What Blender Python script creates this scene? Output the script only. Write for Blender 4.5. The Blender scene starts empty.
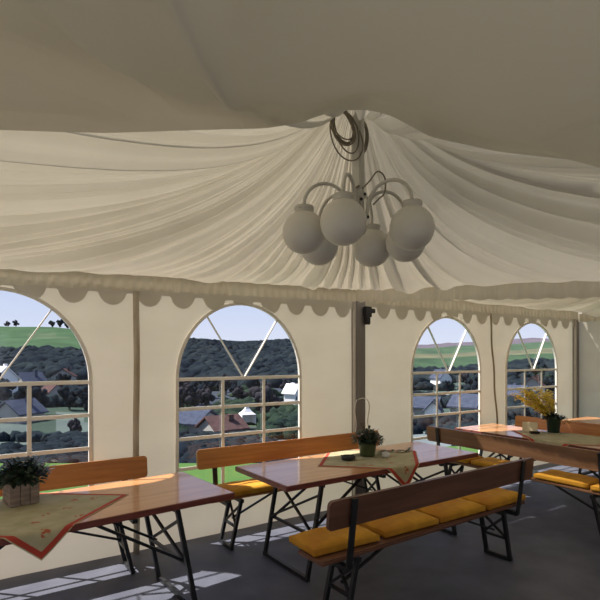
import bpy, bmesh, math, random
from mathutils import Vector, Matrix, noise
sc = bpy.context.scene
COL = sc.collection
PI = math.pi
R = math.radians
random.seed(7)

# ------------------------------------------------------------------ camera
EYE = 1.70
YAW = math.atan2(1.5, 1.0)            # angle of the back wall away from the view axis
FX, FY = math.cos(YAW), math.sin(YAW)  # view axis in tent coordinates (x along back wall, y towards it)
cam_d = bpy.data.cameras.new('camera')
cam_d.lens = 30.0
cam_d.sensor_width = 36.0
cam_d.shift_y = 56 / 600
cam_d.clip_end = 3000
cam = bpy.data.objects.new('camera', cam_d)
COL.objects.link(cam)
cam.location = (0, 0, EYE)
cam.rotation_euler = (R(90), 0, -math.atan2(FX, FY))
sc.camera = cam


def at(px, py, z):
    """world point seen at photo pixel (px, py) at view depth z"""
    a = (px - 300) / 500
    return Vector((z * (FX + a * FY), z * (FY - a * FX), EYE + z * (356 - py) / 500))


# ------------------------------------------------------------------ world, sun, exposure
w = bpy.data.worlds.new('sky')
sc.world = w
w.use_nodes = True
nt = w.node_tree
for n in list(nt.nodes):
    nt.nodes.remove(n)
tc = nt.nodes.new('ShaderNodeTexCoord')
sx = nt.nodes.new('ShaderNodeSeparateXYZ')
cr = nt.nodes.new('ShaderNodeValToRGB')
cr.color_ramp.elements[0].position = 0.0
cr.color_ramp.elements[0].color = (0.86, 0.89, 0.98, 1)
cr.color_ramp.elements[1].position = 0.75
cr.color_ramp.elements[1].color = (0.30, 0.42, 0.72, 1)
e = cr.color_ramp.elements.new(0.16)
e.color = (0.60, 0.70, 0.93, 1)
bg = nt.nodes.new('ShaderNodeBackground')
bg.inputs['Strength'].default_value = 1.0
wo = nt.nodes.new('ShaderNodeOutputWorld')
nt.links.new(tc.outputs['Generated'], sx.inputs[0])
nt.links.new(sx.outputs['Z'], cr.inputs[0])
nt.links.new(cr.outputs[0], bg.inputs[0])
nt.links.new(bg.outputs[0], wo.inputs[0])

sun_d = bpy.data.lights.new('sun', 'SUN')
sun_d.energy = 11.0
sun_d.color = (1.0, 0.90, 0.77)
sun_d.angle = R(0.8)
sun = bpy.data.objects.new('sun', sun_d)
COL.objects.link(sun)
SAZ, SEL = R(-46), R(52)
sdir = Vector((math.sin(SAZ) * math.cos(SEL), math.cos(SAZ) * math.cos(SEL), math.sin(SEL)))
sun.rotation_euler = sdir.to_track_quat('Z', 'Y').to_euler()
sun.location = (-12, 14, 20)

sc.view_settings.view_transform = 'Standard'
sc.view_settings.look = 'None'
sc.view_settings.gamma = 1
sc.view_settings.use_curve_mapping = False
sc.view_settings.exposure = 0.0
sc.cycles.use_denoising = True
sc.cycles.max_bounces = 10
sc.cycles.transparent_max_bounces = 16
sc.cycles.sample_clamp_indirect = 6


# ------------------------------------------------------------------ materials
def new_mat(name):
    m = bpy.data.materials.new(name)
    m.use_nodes = True
    t = m.node_tree
    for n in list(t.nodes):
        t.nodes.remove(n)
    o = t.nodes.new('ShaderNodeOutputMaterial')
    return m, t, o


def noise_col(t, c1, c2, scale, stretch=(1, 1, 1), detail=3, lo=.35, hi=.65, coord='Object'):
    co = t.nodes.new('ShaderNodeTexCoord')
    mp = t.nodes.new('ShaderNodeMapping')
    mp.inputs['Scale'].default_value = stretch
    no = t.nodes.new('ShaderNodeTexNoise')
    no.inputs['Scale'].default_value = scale
    no.inputs['Detail'].default_value = detail
    r = t.nodes.new('ShaderNodeValToRGB')
    r.color_ramp.elements[0].position = lo
    r.color_ramp.elements[1].position = hi
    r.color_ramp.elements[0].color = (*c1, 1)
    r.color_ramp.elements[1].color = (*c2, 1)
    t.links.new(co.outputs[coord], mp.inputs[0])
    t.links.new(mp.outputs[0], no.inputs[0])
    t.links.new(no.outputs['Fac'], r.inputs[0])
    return r.outputs[0], no.outputs['Fac']


def bump(t, fac, strength, dist):
    b = t.nodes.new('ShaderNodeBump')
    b.inputs['Strength'].default_value = strength
    b.inputs['Distance'].default_value = dist
    t.links.new(fac, b.inputs['Height'])
    return b.outputs[0]


def flat(name, c, c2, scale):
    return mat(name, c, 1, c2, scale, spec=0, detail=6)


def mat(name, c, rough=.6, c2=None, scale=8, stretch=(1, 1, 1), metal=0, coat=0, bmp=0, spec=.5, detail=3, lo=.35, hi=.65):
    m, t, o = new_mat(name)
    p = t.nodes.new('ShaderNodeBsdfPrincipled')
    c2 = c2 or tuple(x * .85 for x in c)
    col, fac = noise_col(t, c2, c, scale, stretch, detail, lo, hi)
    t.links.new(col, p.inputs['Base Color'])
    p.inputs['Roughness'].default_value = rough
    p.inputs['Metallic'].default_value = metal
    p.inputs['Coat Weight'].default_value = coat
    p.inputs['Coat Roughness'].default_value = .08
    p.inputs['Specular IOR Level'].default_value = spec
    if bmp:
        t.links.new(bump(t, fac, bmp, .01), p.inputs['Normal'])
    t.links.new(p.outputs[0], o.inputs[0])
    return m


def fabric(name, c, c2, trans, tcol, scale=3, stretch=(1, 1, 1), bmp=.15, bdist=.01):
    m, t, o = new_mat(name)
    col, fac = noise_col(t, c2, c, scale, stretch, 4)
    d = t.nodes.new('ShaderNodeBsdfDiffuse')
    tr = t.nodes.new('ShaderNodeBsdfTranslucent')
    mul = t.nodes.new('ShaderNodeMixRGB')
    mul.blend_type = 'MULTIPLY'
    mul.inputs[0].default_value = 1
    mul.inputs[2].default_value = (*tcol, 1)
    t.links.new(col, d.inputs[0])
    t.links.new(col, mul.inputs[1])
    t.links.new(mul.outputs[0], tr.inputs[0])
    nb = bump(t, fac, bmp, bdist)
    t.links.new(nb, d.inputs['Normal'])
    mx = t.nodes.new('ShaderNodeMixShader')
    mx.inputs[0].default_value = trans
    t.links.new(d.outputs[0], mx.inputs[1])
    t.links.new(tr.outputs[0], mx.inputs[2])
    t.links.new(mx.outputs[0], o.inputs[0])
    return m


M = {}
M['lining'] = fabric('cream_lining_fabric', (.66, .64, .575), (.62, .60, .535), .30, (1, .97, .90), 2.2, bmp=.2, bdist=.02)
M['swag'] = fabric('thick_swag_fabric', (.68, .66, .60), (.65, .63, .57), .55, (1, .98, .93), 2.2, bmp=.15, bdist=.02)
M['wall'] = fabric('cream_wall_fabric', (.74, .71, .635), (.70, .665, .59), .21, (1, .95, .87), 1.3, (1, 1, 2.5), bmp=.35, bdist=.03)
M['valance'] = fabric('valance_fabric', (.64, .61, .52), (.59, .56, .47), .25, (1, .96, .88), 9, (1, 1, .3))
M['scallop_shadow'] = fabric('scallop_shadow_sheet', (.62, .60, .53), (.58, .56, .49), .20, (1, .95, .85), 4)  # sheet that stands in for the scalloped shadow on the wall
M['frame'] = fabric('white_window_webbing', (.86, .84, .78), (.80, .78, .72), .16, (1, .96, .88), 5)
M['white_metal'] = mat('white_lacquered_metal', (.56, .54, .48), .4, (.50, .48, .42))
M['alu'] = mat('weathered_aluminium', (.30, .28, .26), .45, (.22, .20, .18), 4, (1, 1, .2), metal=.4)
M['alu_light'] = mat('pale_aluminium', (.52, .49, .45), .4, metal=.4)
M['pole'] = fabric('stained_sleeve', (.62, .57, .47), (.46, .40, .29), .17, (1, .94, .84), 6, (1, 1, .6))
M['black'] = mat('black_steel', (.018, .020, .024), .4, spec=.4)
M['blackp'] = mat('black_plastic', (.012, .012, .016), .35)
M['top'] = mat('lacquered_table_wood', (.66, .33, .14), .28, (.52, .23, .09), 3.5, (.5, 7, 7), coat=.55, detail=5)
M['edge'] = mat('dark_table_edging', (.20, .05, .035), .35, (.13, .03, .025), 6, (.5, 5, 5), coat=.3)
M['bench'] = mat('varnished_bench_wood', (.60, .27, .075), .42, (.44, .17, .045), 3.2, (.5, 7, 7), coat=.2, detail=5)
M['knot'] = mat('dark_wood_knot', (.16, .05, .02), .5)
M['cushion'] = mat('mustard_cushion', (.66, .33, .025), .85, (.48, .20, .012), 5, bmp=.3)
M['floor'] = mat('blue_grey_floor', (.115, .125, .165), .55, (.075, .082, .115), 3, bmp=.15)
M['globe'] = None
M['leaf'] = mat('dark_leaf', (.032, .058, .028), .45, (.014, .028, .018), 30)
M['leaf2'] = mat('green_leaf', (.08, .12, .045), .5, (.03, .06, .025), 30)
M['white_petal'] = mat('white_petal', (.70, .70, .66), .6)
M['yellow'] = fabric('yellow_blossom', (.98, .88, .30), (.95, .80, .20), .5, (1, 1, .9), 40)
M['twig'] = mat('brown_twig', (.12, .07, .035), .8)
M['box'] = mat('weathered_planter_wood', (.36, .28, .23), .8, (.20, .15, .13), 9, (1, 1, 5))
M['pot'] = mat('olive_ceramic', (.095, .115, .045), .35, (.06, .08, .03), 10)
M['bucket'] = mat('dark_green_bucket', (.018, .045, .030), .3)
M['soil'] = mat('soil', (.03, .02, .015), .95)
M['cable'] = mat('brown_cable', (.20, .165, .115), .5)
M['card'] = mat('cream_card', (.80, .70, .48), .6)
M['blue'] = mat('pale_blue_cloth', (.28, .38, .46), .8)
M['grass'] = mat('lawn', (.16, .34, .09), .9, (.07, .19, .04), 2.5, detail=6, bmp=.4)
M['roof_grey'] = flat('slate_roof', (.075, .09, .13), (.05, .06, .09), 2)
M['roof_red'] = flat('brown_tile_roof', (.12, .075, .07), (.08, .05, .05), 2)
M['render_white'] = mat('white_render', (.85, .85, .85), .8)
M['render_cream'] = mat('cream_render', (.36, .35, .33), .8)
M['pvc_white'] = fabric('white_tent_pvc', (.95, .95, .95), (.9, .9, .9), .35, (1, 1, 1))
M['wglass'] = mat('dark_window_glass', (.03, .035, .05), .2)
M['tree_dark'] = flat('hazy_dark_crown', (.022, .031, .036), (.009, .014, .022), .05)  # bluish distance haze is put into this crown colour
M['tree_green'] = flat('green_crown', (.030, .048, .030), (.012, .021, .022), .06)
M['tree_grey'] = flat('bare_grey_crown', (.050, .047, .052), (.022, .022, .030), .06)
M['trunk'] = mat('tree_trunk', (.07, .055, .045), .9)

# frosted opal globes
m, t, o = new_mat('opal_glass')
d = t.nodes.new('ShaderNodeBsdfPrincipled')
d.inputs['Roughness'].default_value = .3
d.inputs['Subsurface Weight'].default_value = .0
col, fac = noise_col(t, (.62, .60, .53), (.66, .63, .56), 3)
t.links.new(col, d.inputs['Base Color'])
t.links.new(d.outputs[0], o.inputs[0])
M['globe'] = m

# clear vinyl
m, t, o = new_mat('clear_vinyl')
tr = t.nodes.new('ShaderNodeBsdfTransparent')
tr.inputs[0].default_value = (.90, .93, 1.0, 1)
gl = t.nodes.new('ShaderNodeBsdfGlossy')
gl.inputs['Roughness'].default_value = .12
co = t.nodes.new('ShaderNodeTexCoord')
no = t.nodes.new('ShaderNodeTexNoise')
no.inputs['Scale'].default_value = 3
t.links.new(co.outputs['Object'], no.inputs[0])
t.links.new(bump(t, no.outputs['Fac'], .3, .03), gl.inputs['Normal'])
mx = t.nodes.new('ShaderNodeMixShader')
mx.inputs[0].default_value = .06
t.links.new(tr.outputs[0], mx.inputs[1])
t.links.new(gl.outputs[0], mx.inputs[2])
t.links.new(mx.outputs[0], o.inputs[0])
M['vinyl'] = m

# tablecloth: olive ground, scattered rust flowers, red border stripe
m, t, o = new_mat('olive_cloth_red_border')
p = t.nodes.new('ShaderNodeBsdfPrincipled')
p.inputs['Roughness'].default_value = .9
uv = t.nodes.new('ShaderNodeUVMap')
sp = t.nodes.new('ShaderNodeSeparateXYZ')
t.links.new(uv.outputs[0], sp.inputs[0])


def mth(op, a, b=None):
    n = t.nodes.new('ShaderNodeMath')
    n.operation = op
    for k, v in enumerate((a, b)):
        if v is None:
            continue
        if isinstance(v, (int, float)):
            n.inputs[k].default_value = v
        else:
            t.links.new(v, n.inputs[k])
    return n.outputs[0]


au = mth('ABSOLUTE', mth('SUBTRACT', sp.outputs[0], .5))
av = mth('ABSOLUTE', mth('SUBTRACT', sp.outputs[1], .5))
mm = mth('MAXIMUM', au, av)
line = mth('MULTIPLY', mth('GREATER_THAN', mm, .458), mth('LESS_THAN', mm, .492))
base, _ = noise_col(t, (.36, .33, .19), (.46, .41, .26), 9)
vo = t.nodes.new('ShaderNodeTexVoronoi')
vo.inputs['Scale'].default_value = 6.5
t.links.new(uv.outputs[0], vo.inputs[0])
spot = mth('LESS_THAN', vo.outputs['Distance'], .23)
no2 = t.nodes.new('ShaderNodeTexNoise')
no2.inputs['Scale'].default_value = 40
t.links.new(uv.outputs[0], no2.inputs[0])
spot2 = mth('MULTIPLY', spot, mth('GREATER_THAN', no2.outputs['Fac'], .50))
band = mth('MULTIPLY', spot2, mth('GREATER_THAN', mm, .16))
m1 = t.nodes.new('ShaderNodeMixRGB')
t.links.new(band, m1.inputs[0])
t.links.new(base, m1.inputs[1])
m1.inputs[2].default_value = (.40, .11, .05, 1)
m2 = t.nodes.new('ShaderNodeMixRGB')
t.links.new(line, m2.inputs[0])
t.links.new(m1.outputs[0], m2.inputs[1])
m2.inputs[2].default_value = (.42, .05, .03, 1)
t.links.new(m2.outputs[0], p.inputs['Base Color'])
t.links.new(p.outputs[0], o.inputs[0])
M['cloth'] = m

# countryside: patchwork of fields
m, t, o = new_mat('countryside')
p = t.nodes.new('ShaderNodeBsdfPrincipled')
p.inputs['Roughness'].default_value = 1
p.inputs['Specular IOR Level'].default_value = 0
vc = t.nodes.new('ShaderNodeVertexColor')
vc.layer_name = 'fields'
nz, _ = noise_col(t, (.75, .75, .78), (1.1, 1.1, 1.05), .06, detail=6)
ml = t.nodes.new('ShaderNodeMixRGB')
ml.blend_type = 'MULTIPLY'
ml.inputs[0].default_value = 1
t.links.new(vc.outputs[0], ml.inputs[1])
t.links.new(nz, ml.inputs[2])
t.links.new(ml.outputs[0], p.inputs['Base Color'])
t.links.new(p.outputs[0], o.inputs[0])
M['land'] = m


# ------------------------------------------------------------------ mesh helpers
def mesh_obj(name, bm, m, parent=None, smooth=False, loc=None, rotz=None):
    me = bpy.data.meshes.new(name)
    bmesh.ops.recalc_face_normals(bm, faces=bm.faces)
    bm.to_mesh(me)
    bm.free()
    me.materials.append(m)
    if smooth:
        for f in me.polygons:
            f.use_smooth = True
    o = bpy.data.objects.new(name, me)
    COL.objects.link(o)
    if parent is not None:
        o.parent = parent
    if loc is not None:
        o.location = loc
    if rotz is not None:
        o.rotation_euler = (0, 0, rotz)
    return o


def thing(name, label, cat, loc=(0, 0, 0), rotz=0, group=None):
    o = bpy.data.objects.new(name, None)
    o.empty_display_size = .1
    COL.objects.link(o)
    o.location = loc
    o.rotation_euler = (0, 0, rotz)
    return tag(o, label, cat, group)


def tag(o, label, cat, group=None, kind=None):
    o['label'] = label
    o['category'] = cat
    if group:
        o['group'] = group
    if kind:
        o['kind'] = kind
    return o


def struct(o, label=None):
    o['kind'] = 'structure'
    if label:
        o['label'] = label
    return o


def dup(root, loc, rotz, label, group=None):
    r = root.copy()
    COL.objects.link(r)
    r.location = loc
    r.rotation_euler = (0, 0, rotz)
    r['label'] = label
    if group:
        r['group'] = group
    for ch in list(root.children):
        c = ch.copy()
        COL.objects.link(c)
        c.parent = r
        for g in list(ch.children):
            d_ = g.copy()
            COL.objects.link(d_)
            d_.parent = c
    return r


def box(bm, c, s, rot=None, bev=0):
    b = bmesh.new()
    bmesh.ops.create_cube(b, size=1)
    for v in b.verts:
        v.co = Vector((v.co.x * s[0], v.co.y * s[1], v.co.z * s[2]))
    if bev:
        bmesh.ops.bevel(b, geom=list(b.edges), offset=bev, segments=2, affect='EDGES')
    for v in b.verts:
        co_ = v.co
        if rot is not None:
            co_ = rot @ co_
        v.co = co_ + Vector(c)
    join(bm, b)


def join(bm, b):
    mp_ = {}
    for v in b.verts:
        mp_[v] = bm.verts.new(v.co)
    for f in b.faces:
        bm.faces.new([mp_[v] for v in f.verts])
    b.free()


def tube(bm, pts, r, n=8, cap=True):
    pts = [Vector(p_) for p_ in pts]
    k = len(pts)
    rings = []
    up = Vector((0, 0, 1))
    prev = None
    for i, p_ in enumerate(pts):
        d_ = (pts[min(i + 1, k - 1)] - pts[max(i - 1, 0)]).normalized()
        if prev is None:
            a = d_.orthogonal().normalized()
        else:
            a = (prev - d_ * prev.dot(d_))
            a = a.normalized() if a.length > 1e-6 else d_.orthogonal().normalized()
        prev = a
        b_ = d_.cross(a)
        rr = r[i] if isinstance(r, (list, tuple)) else r
        rings.append([bm.verts.new(p_ + (a * math.cos(2 * PI * j / n) + b_ * math.sin(2 * PI * j / n)) * rr) for j in range(n)])
    for i in range(k - 1):
        for j in range(n):
            bm.faces.new((rings[i][j], rings[i][(j + 1) % n], rings[i + 1][(j + 1) % n], rings[i + 1][j]))
    if cap:
        bm.faces.new(rings[0][::-1])
        bm.faces.new(rings[-1])


def bar(bm, a, b, wx, wy):
    """rectangular bar from a to b"""
    a, b = Vector(a), Vector(b)
    d_ = b - a
    q = d_.to_track_quat('Z', 'Y').to_matrix()
    box(bm, (a + b) / 2, (wx, wy, d_.length), q)


def smooth_path(p_, n=6):
    out = []
    for i in range(len(p_) - 1):
        a, b, c, d_ = p_[max(0, i - 1)], p_[i], p_[i + 1], p_[min(len(p_) - 1, i + 2)]
        for k in range(n):
            u = k / n
            out.append(.5 * ((2 * b) + (c - a) * u + (2 * a - 5 * b + 4 * c - d_) * u * u + (3 * b - a - 3 * c + d_) * u ** 3))
    out.append(p_[-1])
    return out


def lathe(bm, prof, c=(0, 0, 0), n=24):
    c = Vector(c)
    rings = []
    for r_, z_ in prof:
        if r_ < 1e-5:
            rings.append([bm.verts.new(c + Vector((0, 0, z_)))])
        else:
            rings.append([bm.verts.new(c + Vector((r_ * math.cos(2 * PI * j / n), r_ * math.sin(2 * PI * j / n), z_))) for j in range(n)])
    for a, b in zip(rings[:-1], rings[1:]):
        for j in range(n):
            k = (j + 1) % n
            if len(a) == 1 and len(b) == 1:
                continue
            if len(a) == 1:
                bm.faces.new((a[0], b[k], b[j]))
            elif len(b) == 1:
                bm.faces.new((a[j], a[k], b[0]))
            else:
                bm.faces.new((a[j], a[k], b[k], b[j]))


def lerp(a, b, f):
    return a + (b - a) * f


def interp(tab, x):
    if x <= tab[0][0]:
        return tab[0][1]
    for (x0, y0), (x1, y1) in zip(tab[:-1], tab[1:]):
        if x <= x1:
            return lerp(y0, y1, (x - x0) / (x1 - x0))
    return tab[-1][1]


def solidify(o, th):
    md = o.modifiers.new('thickness', 'SOLIDIFY')
    md.thickness = th
    md.offset = 0
    return o


# ------------------------------------------------------------------ tent layout (x along back wall, y towards it)
WY = 4.42           # back wall plane
X0, X1, X2 = -1.28, 3.72, 8.46
Y0, Y1 = -0.60, 4.40
WINS = [0.18, 2.27, 5.29, 7.24]
HW = 0.675
SILL, RAIL, ARCH = 0.33, 1.484, 0.73
EAVE = 2.50

# ---- ground outside and floor inside
bm = bmesh.new()
box(bm, ((X0 + X2) / 2, (Y0 + Y1) / 2 - .5, -.02), (X2 - X0 + .2, Y1 - Y0 + 1.2, .04))
struct(mesh_obj('floor', bm, M['floor']))


# terrain as seen from the tent: elevation relative to the eye by bearing and distance
PROF = {
    -200: [(8, -1.7), (9.5, -2.2), (20, -6), (60, -10), (110, -9), (190, -8), (290, 3), (450, 28), (520, 32), (900, 20)],
    60:   [(8, -1.7), (9.5, -2.2), (20, -6), (60, -10), (110, -10), (190, -9), (290, 2), (450, 26), (520, 29), (900, 20)],
    150:  [(8, -1.7), (9.5, -2.2), (20, -6), (60, -10), (120, -12), (200, -11), (300, -2), (450, 15), (560, 18), (900, 15)],
    240:  [(8, -1.7), (9.5, -2.2), (20, -6), (60, -10), (120, -12.5), (200, -11), (300, -4), (450, 9), (560, 12), (900, 15)],
    301:  [(8, -1.7), (9.5, -2.2), (20, -6), (60, -10), (120, -12.5), (200, -11), (300, -3), (450, 12), (560, 16), (900, 15)],
    445:  [(9.8, -1.7), (11, -2.2), (22, -6), (60, -9), (120, -12), (200, -10), (300, -8), (400, 2), (650, 14), (1100, 27)],
    532:  [(12, -1.7), (13, -2.2), (22, -6), (60, -8), (120, -9), (200, -6), (300, -4), (400, 6), (650, 24), (1100, 30)],
    800:  [(12, -1.7), (13, -2.2), (22, -6), (60, -8), (120, -9), (200, -6), (300, -4), (400, 6), (650, 24), (1100, 30)],
}
PK = sorted(PROF)


def land_h(px, z):
    px = max(PK[0], min(PK[-1], px))
    for a, b in zip(PK[:-1], PK[1:]):
        if px <= b:
            f = (px - a) / (b - a)
            return lerp(interp(PROF[a], z), interp(PROF[b], z), f)


def land_pt(px, z):
    p_ = at(px, 356, z)
    p_.z = EYE + land_h(px, z)
    return p_


ZS = [5.2, 6, 7, 8, 8.8, 9.5, 10.5, 11.5, 13, 16, 20, 26, 34, 46, 60, 75, 90, 110, 130, 155, 180, 200, 220, 240, 260, 280, 300, 320,
      340, 360, 380, 400, 420, 450, 480, 520, 560, 620, 700, 800, 950, 1100]
PX = list(range(-420, 1000, 14))
bm = bmesh.new()
lay = bm.loops.layers.float_color.new('fields')
grid = []
for z in ZS:
    row = []
    for px in PX:
        p_ = at(px, 356, z)
        p_.z = EYE + land_h(px, z) - (.015 if z < 12 else 0)
        if z > 60:
            p_.z += noise.noise(Vector((p_.x * .02, p_.y * .02, 0))) * z * .006
        row.append(bm.verts.new(p_))
    grid.append(row)


def field_col(px, z):
    n_ = noise.noise(Vector((px * .02, z * .012, 3)))
    if z < 15:
        return (.085, .17, .050)
    if px < 150:
        if z > 300:
            return (.058, .105, .058) if n_ < .25 else (.085, .125, .075)
        if z > 250:
            return (.08, .15, .08)
        return (.05, .075, .06) if n_ < .1 else (.10, .13, .12)
    if px < 330:
        if z < 75:
            return (.06, .075, .07) if n_ < .1 else (.17, .18, .20)
        if z < 115:
            return (.10, .15, .09)
        return (.05, .06, .08)
    if z > 520:
        return (.13, .115, .14)
    if z > 400:
        return (.068, .110, .070)
    if z > 360:
        return (.14, .145, .095)
    if z > 250:
        return (.055, .095, .058)
    if z < 110:
        return (.15, .18, .19) if n_ > .1 else (.06, .09, .08)
    return (.06, .09, .08) if n_ < .15 else (.22, .23, .26)


for i in range(len(ZS) - 1):
    for j in range(len(PX) - 1):
        f = bm.faces.new((grid[i][j], grid[i][j + 1], grid[i + 1][j + 1], grid[i + 1][j]))
        c_ = field_col(PX[j] + 7, (ZS[i] + ZS[i + 1]) / 2)
        for l in f.loops:
            l[lay] = (*c_, 1)
gr = mesh_obj('ground', bm, M['land'], smooth=True)
struct(gr, 'hillside lawn falling away to a valley with fields and far hills')

# ---- back wall with arched openings
def arch_h(dx):
    a = abs(dx) / HW
    return RAIL + ARCH * math.sqrt(max(0, 1 - a * a)) if a < 1 else None


def wall_y(x, z):
    return WY + .012 * noise.noise(Vector((x * 1.3, 0, z * 1.1))) + .006 * noise.noise(Vector((x * 5, 2, z * 2.5)))


bm = bmesh.new()
xs = set([X0, X2])
xx = X0
while xx < X2:
    xs.add(round(xx, 4))
    xx += .06
for c_ in WINS:
    for k in range(-20, 21):
        xs.add(round(c_ + HW * math.sin(k / 20 * PI / 2), 4))
xs = sorted(xs)
cl = [xs[0]]
for x in xs[1:]:
    if x - cl[-1] > .004:
        cl.append(x)
    elif any(abs(abs(x - c_) - HW) < 1e-3 for c_ in WINS):
        cl[-1] = x
xs = cl
vc_ = {}


def wv(x, z):
    k = (round(x, 4), round(z, 4))
    if k not in vc_:
        vc_[k] = bm.verts.new((x, wall_y(x, z), z))
    return vc_[k]


def colseg(xa, xb, za0, zb0, za1, zb1, n):
    for k in range(n):
        f0, f1 = k / n, (k + 1) / n
        q = [wv(xa, lerp(za0, za1, f0)), wv(xb, lerp(zb0, zb1, f0)), wv(xb, lerp(zb0, zb1, f1)), wv(xa, lerp(za0, za1, f1))]
        q2 = []
        for v in q:
            if v not in q2:
                q2.append(v)
        if len(q2) > 2:
            try:
                bm.faces.new(q2)
            except ValueError:
                pass


for xa, xb in zip(xs[:-1], xs[1:]):
    mid = (xa + xb) / 2
    c_ = next((c for c in WINS if abs(mid - c) < HW), None)
    if c_ is None:
        colseg(xa, xb, 0, 0, SILL, SILL, 3)
        colseg(xa, xb, SILL, SILL, RAIL, RAIL, 12)
        colseg(xa, xb, RAIL, RAIL, EAVE, EAVE, 12)
    else:
        ha = RAIL + ARCH * math.sqrt(max(0, 1 - ((xa - c_) / HW) ** 2))
        hb = RAIL + ARCH * math.sqrt(max(0, 1 - ((xb - c_) / HW) ** 2))
        colseg(xa, xb, 0, 0, SILL, SILL, 3)
        colseg(xa, xb, ha, hb, EAVE, EAVE, 12)
wb = mesh_obj('wall_back', bm, M['wall'], smooth=True)
struct(wb)


def plain_wall(name, a, b, h):
    bm = bmesh.new()
    a, b = Vector((*a, 0)), Vector((*b, 0))
    L = (b - a).length
    nrm = Vector((-(b - a).y, (b - a).x, 0)).normalized()
    nu = int(L / .08)
    rows = []
    for k in range(26):
        z = h * k / 25
        rows.append([bm.verts.new(a + (b - a) * (u / nu) + Vector((0, 0, z)) + nrm * (.012 * noise.noise(Vector((L * u / nu * 1.4, 5, z * 1.2))))) for u in range(nu + 1)])
    for k in range(25):
        for u in range(nu):
            bm.faces.new((rows[k][u], rows[k][u + 1], rows[k + 1][u + 1], rows[k + 1][u]))
    o = mesh_obj(name, bm, M['wall'], smooth=True)
    struct(o)
    return o


plain_wall('wall_right', (X2 + .03, Y1 + .02), (X2 + .03, Y0), EAVE)
plain_wall('wall_front_shade', (X2, Y0 - .04), (0.6, Y0 - .04), EAVE)  # unseen, added to darken the boards that face the camera
plain_wall('wall_left', (X0 - .02, Y1 + .02), (X0 - .02, Y0), EAVE)

# ---- windows
for k, c_ in enumerate(WINS):
    root = bpy.data.objects.new('window_%d' % (k + 1), None)
    COL.objects.link(root)
    root.location = (c_, WY, 0)
    struct(root)
    # border
    bm = bmesh.new()
    path = [(-HW, SILL)]
    path += [(HW * math.sin(a), RAIL + ARCH * math.cos(a)) for a in [(-PI / 2 + i * PI / 32) for i in range(33)]]
    path += [(HW, SILL)]
    for y_ in (0,):
        n_ = len(path)
        rings = []
        for i in range(n_):
            p0 = Vector((path[i - 1][0], 0, path[i - 1][1]))
            p1 = Vector((path[i][0], 0, path[i][1]))
            p2 = Vector((path[(i + 1) % n_][0], 0, path[(i + 1) % n_][1]))
            d1, d2 = (p1 - p0).normalized(), (p2 - p1).normalized()
            tdir = (d1 + d2).normalized()
            nn = Vector((-tdir.z, 0, tdir.x))
            sc_ = 1 / max(.5, tdir.dot(d2))
            o_ = p1 + nn * .012 * sc_
            i_ = p1 - nn * .014 * sc_
            rings.append([bm.verts.new(o_ + Vector((0, .012, 0))), bm.verts.new(o_ + Vector((0, -.016, 0))),
                          bm.verts.new(i_ + Vector((0, -.016, 0))), bm.verts.new(i_ + Vector((0, .012, 0)))])
        for i in range(n_):
            a, b = rings[i], rings[(i + 1) % n_]
            for q in range(4):
                bm.faces.new((a[q], a[(q + 1) % 4], b[(q + 1) % 4], b[q]))
    mesh_obj('frame', bm, M['frame'], root)
    # glazing bars
    w_ = .032
    yb = -.006
    for z_ in (RAIL, 1.21, .935, .66):
        bm = bmesh.new()
        box(bm, (0, yb, z_), (2 * HW - .03, .012, w_), bev=.003)
        mesh_obj('glazing_bar', bm, M['frame'], root)
    for x_ in (-HW / 3, HW / 3):
        bm = bmesh.new()
        box(bm, (x_, yb - .013, (SILL + RAIL) / 2), (w_, .010, RAIL - SILL - .03), bev=.003)
        mesh_obj('glazing_bar', bm, M['frame'], root)
    for s_ in (-1, 1):
        bm = bmesh.new()
        tx = s_ * .385
        tz = RAIL + ARCH * math.sqrt(1 - (tx / HW) ** 2) - .01
        bar(bm, (s_ * .012, yb - .012, RAIL + .015), (tx, yb - .004, tz), w_ * .8, .010)
        mesh_obj('glazing_bar', bm, M['frame'], root)
    bm = bmesh.new()
    vs = [bm.verts.new((x_, .004, z_)) for x_, z_ in path]
    bm.faces.new(vs)
    pn = mesh_obj('pane', bm, M['vinyl'], root)


# ---- pleated lining
def pleats(total, wmin, wmax, seed, wide=None):
    rnd = random.Random(seed)
    pos = [0]
    while pos[-1] < total:
        k_ = 1.7 if wide and wide[0] < pos[-1] < wide[1] else (1 if wide and wide[0] - 1.8 < pos[-1] else .72)
        pos.append(pos[-1] + k_ * rnd.uniform(wmin, wmax) * (1 if rnd.random() < .75 else 1.5))
    f = total / pos[-1]
    return [p_ * f for p_ in pos]


def drop_back1(x):
    return .612 - .0228 * (X1 - x)


def drop_side1(y):
    return .612 - .079 * min(Y1 - y, 2.7)


def perim(x0, x1, y0, y1, u):
    """walk round the rectangle from the back left corner: back, right, front, left"""
    Lx, Ly = x1 - x0, y1 - y0
    u = u % (2 * Lx + 2 * Ly)
    if u < Lx:
        return x0 + u, y1, 0
    u -= Lx
    if u < Ly:
        return x1, y1 - u, 1
    u -= Ly
    if u < Lx:
        return x1 - u, y0, 2
    u -= Lx
    return x0, y0 + u, 3


def hfun(t_):
    return .76 * math.exp(-5.0 * t_) + .24 * (1 - t_) - .005 * t_


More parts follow.
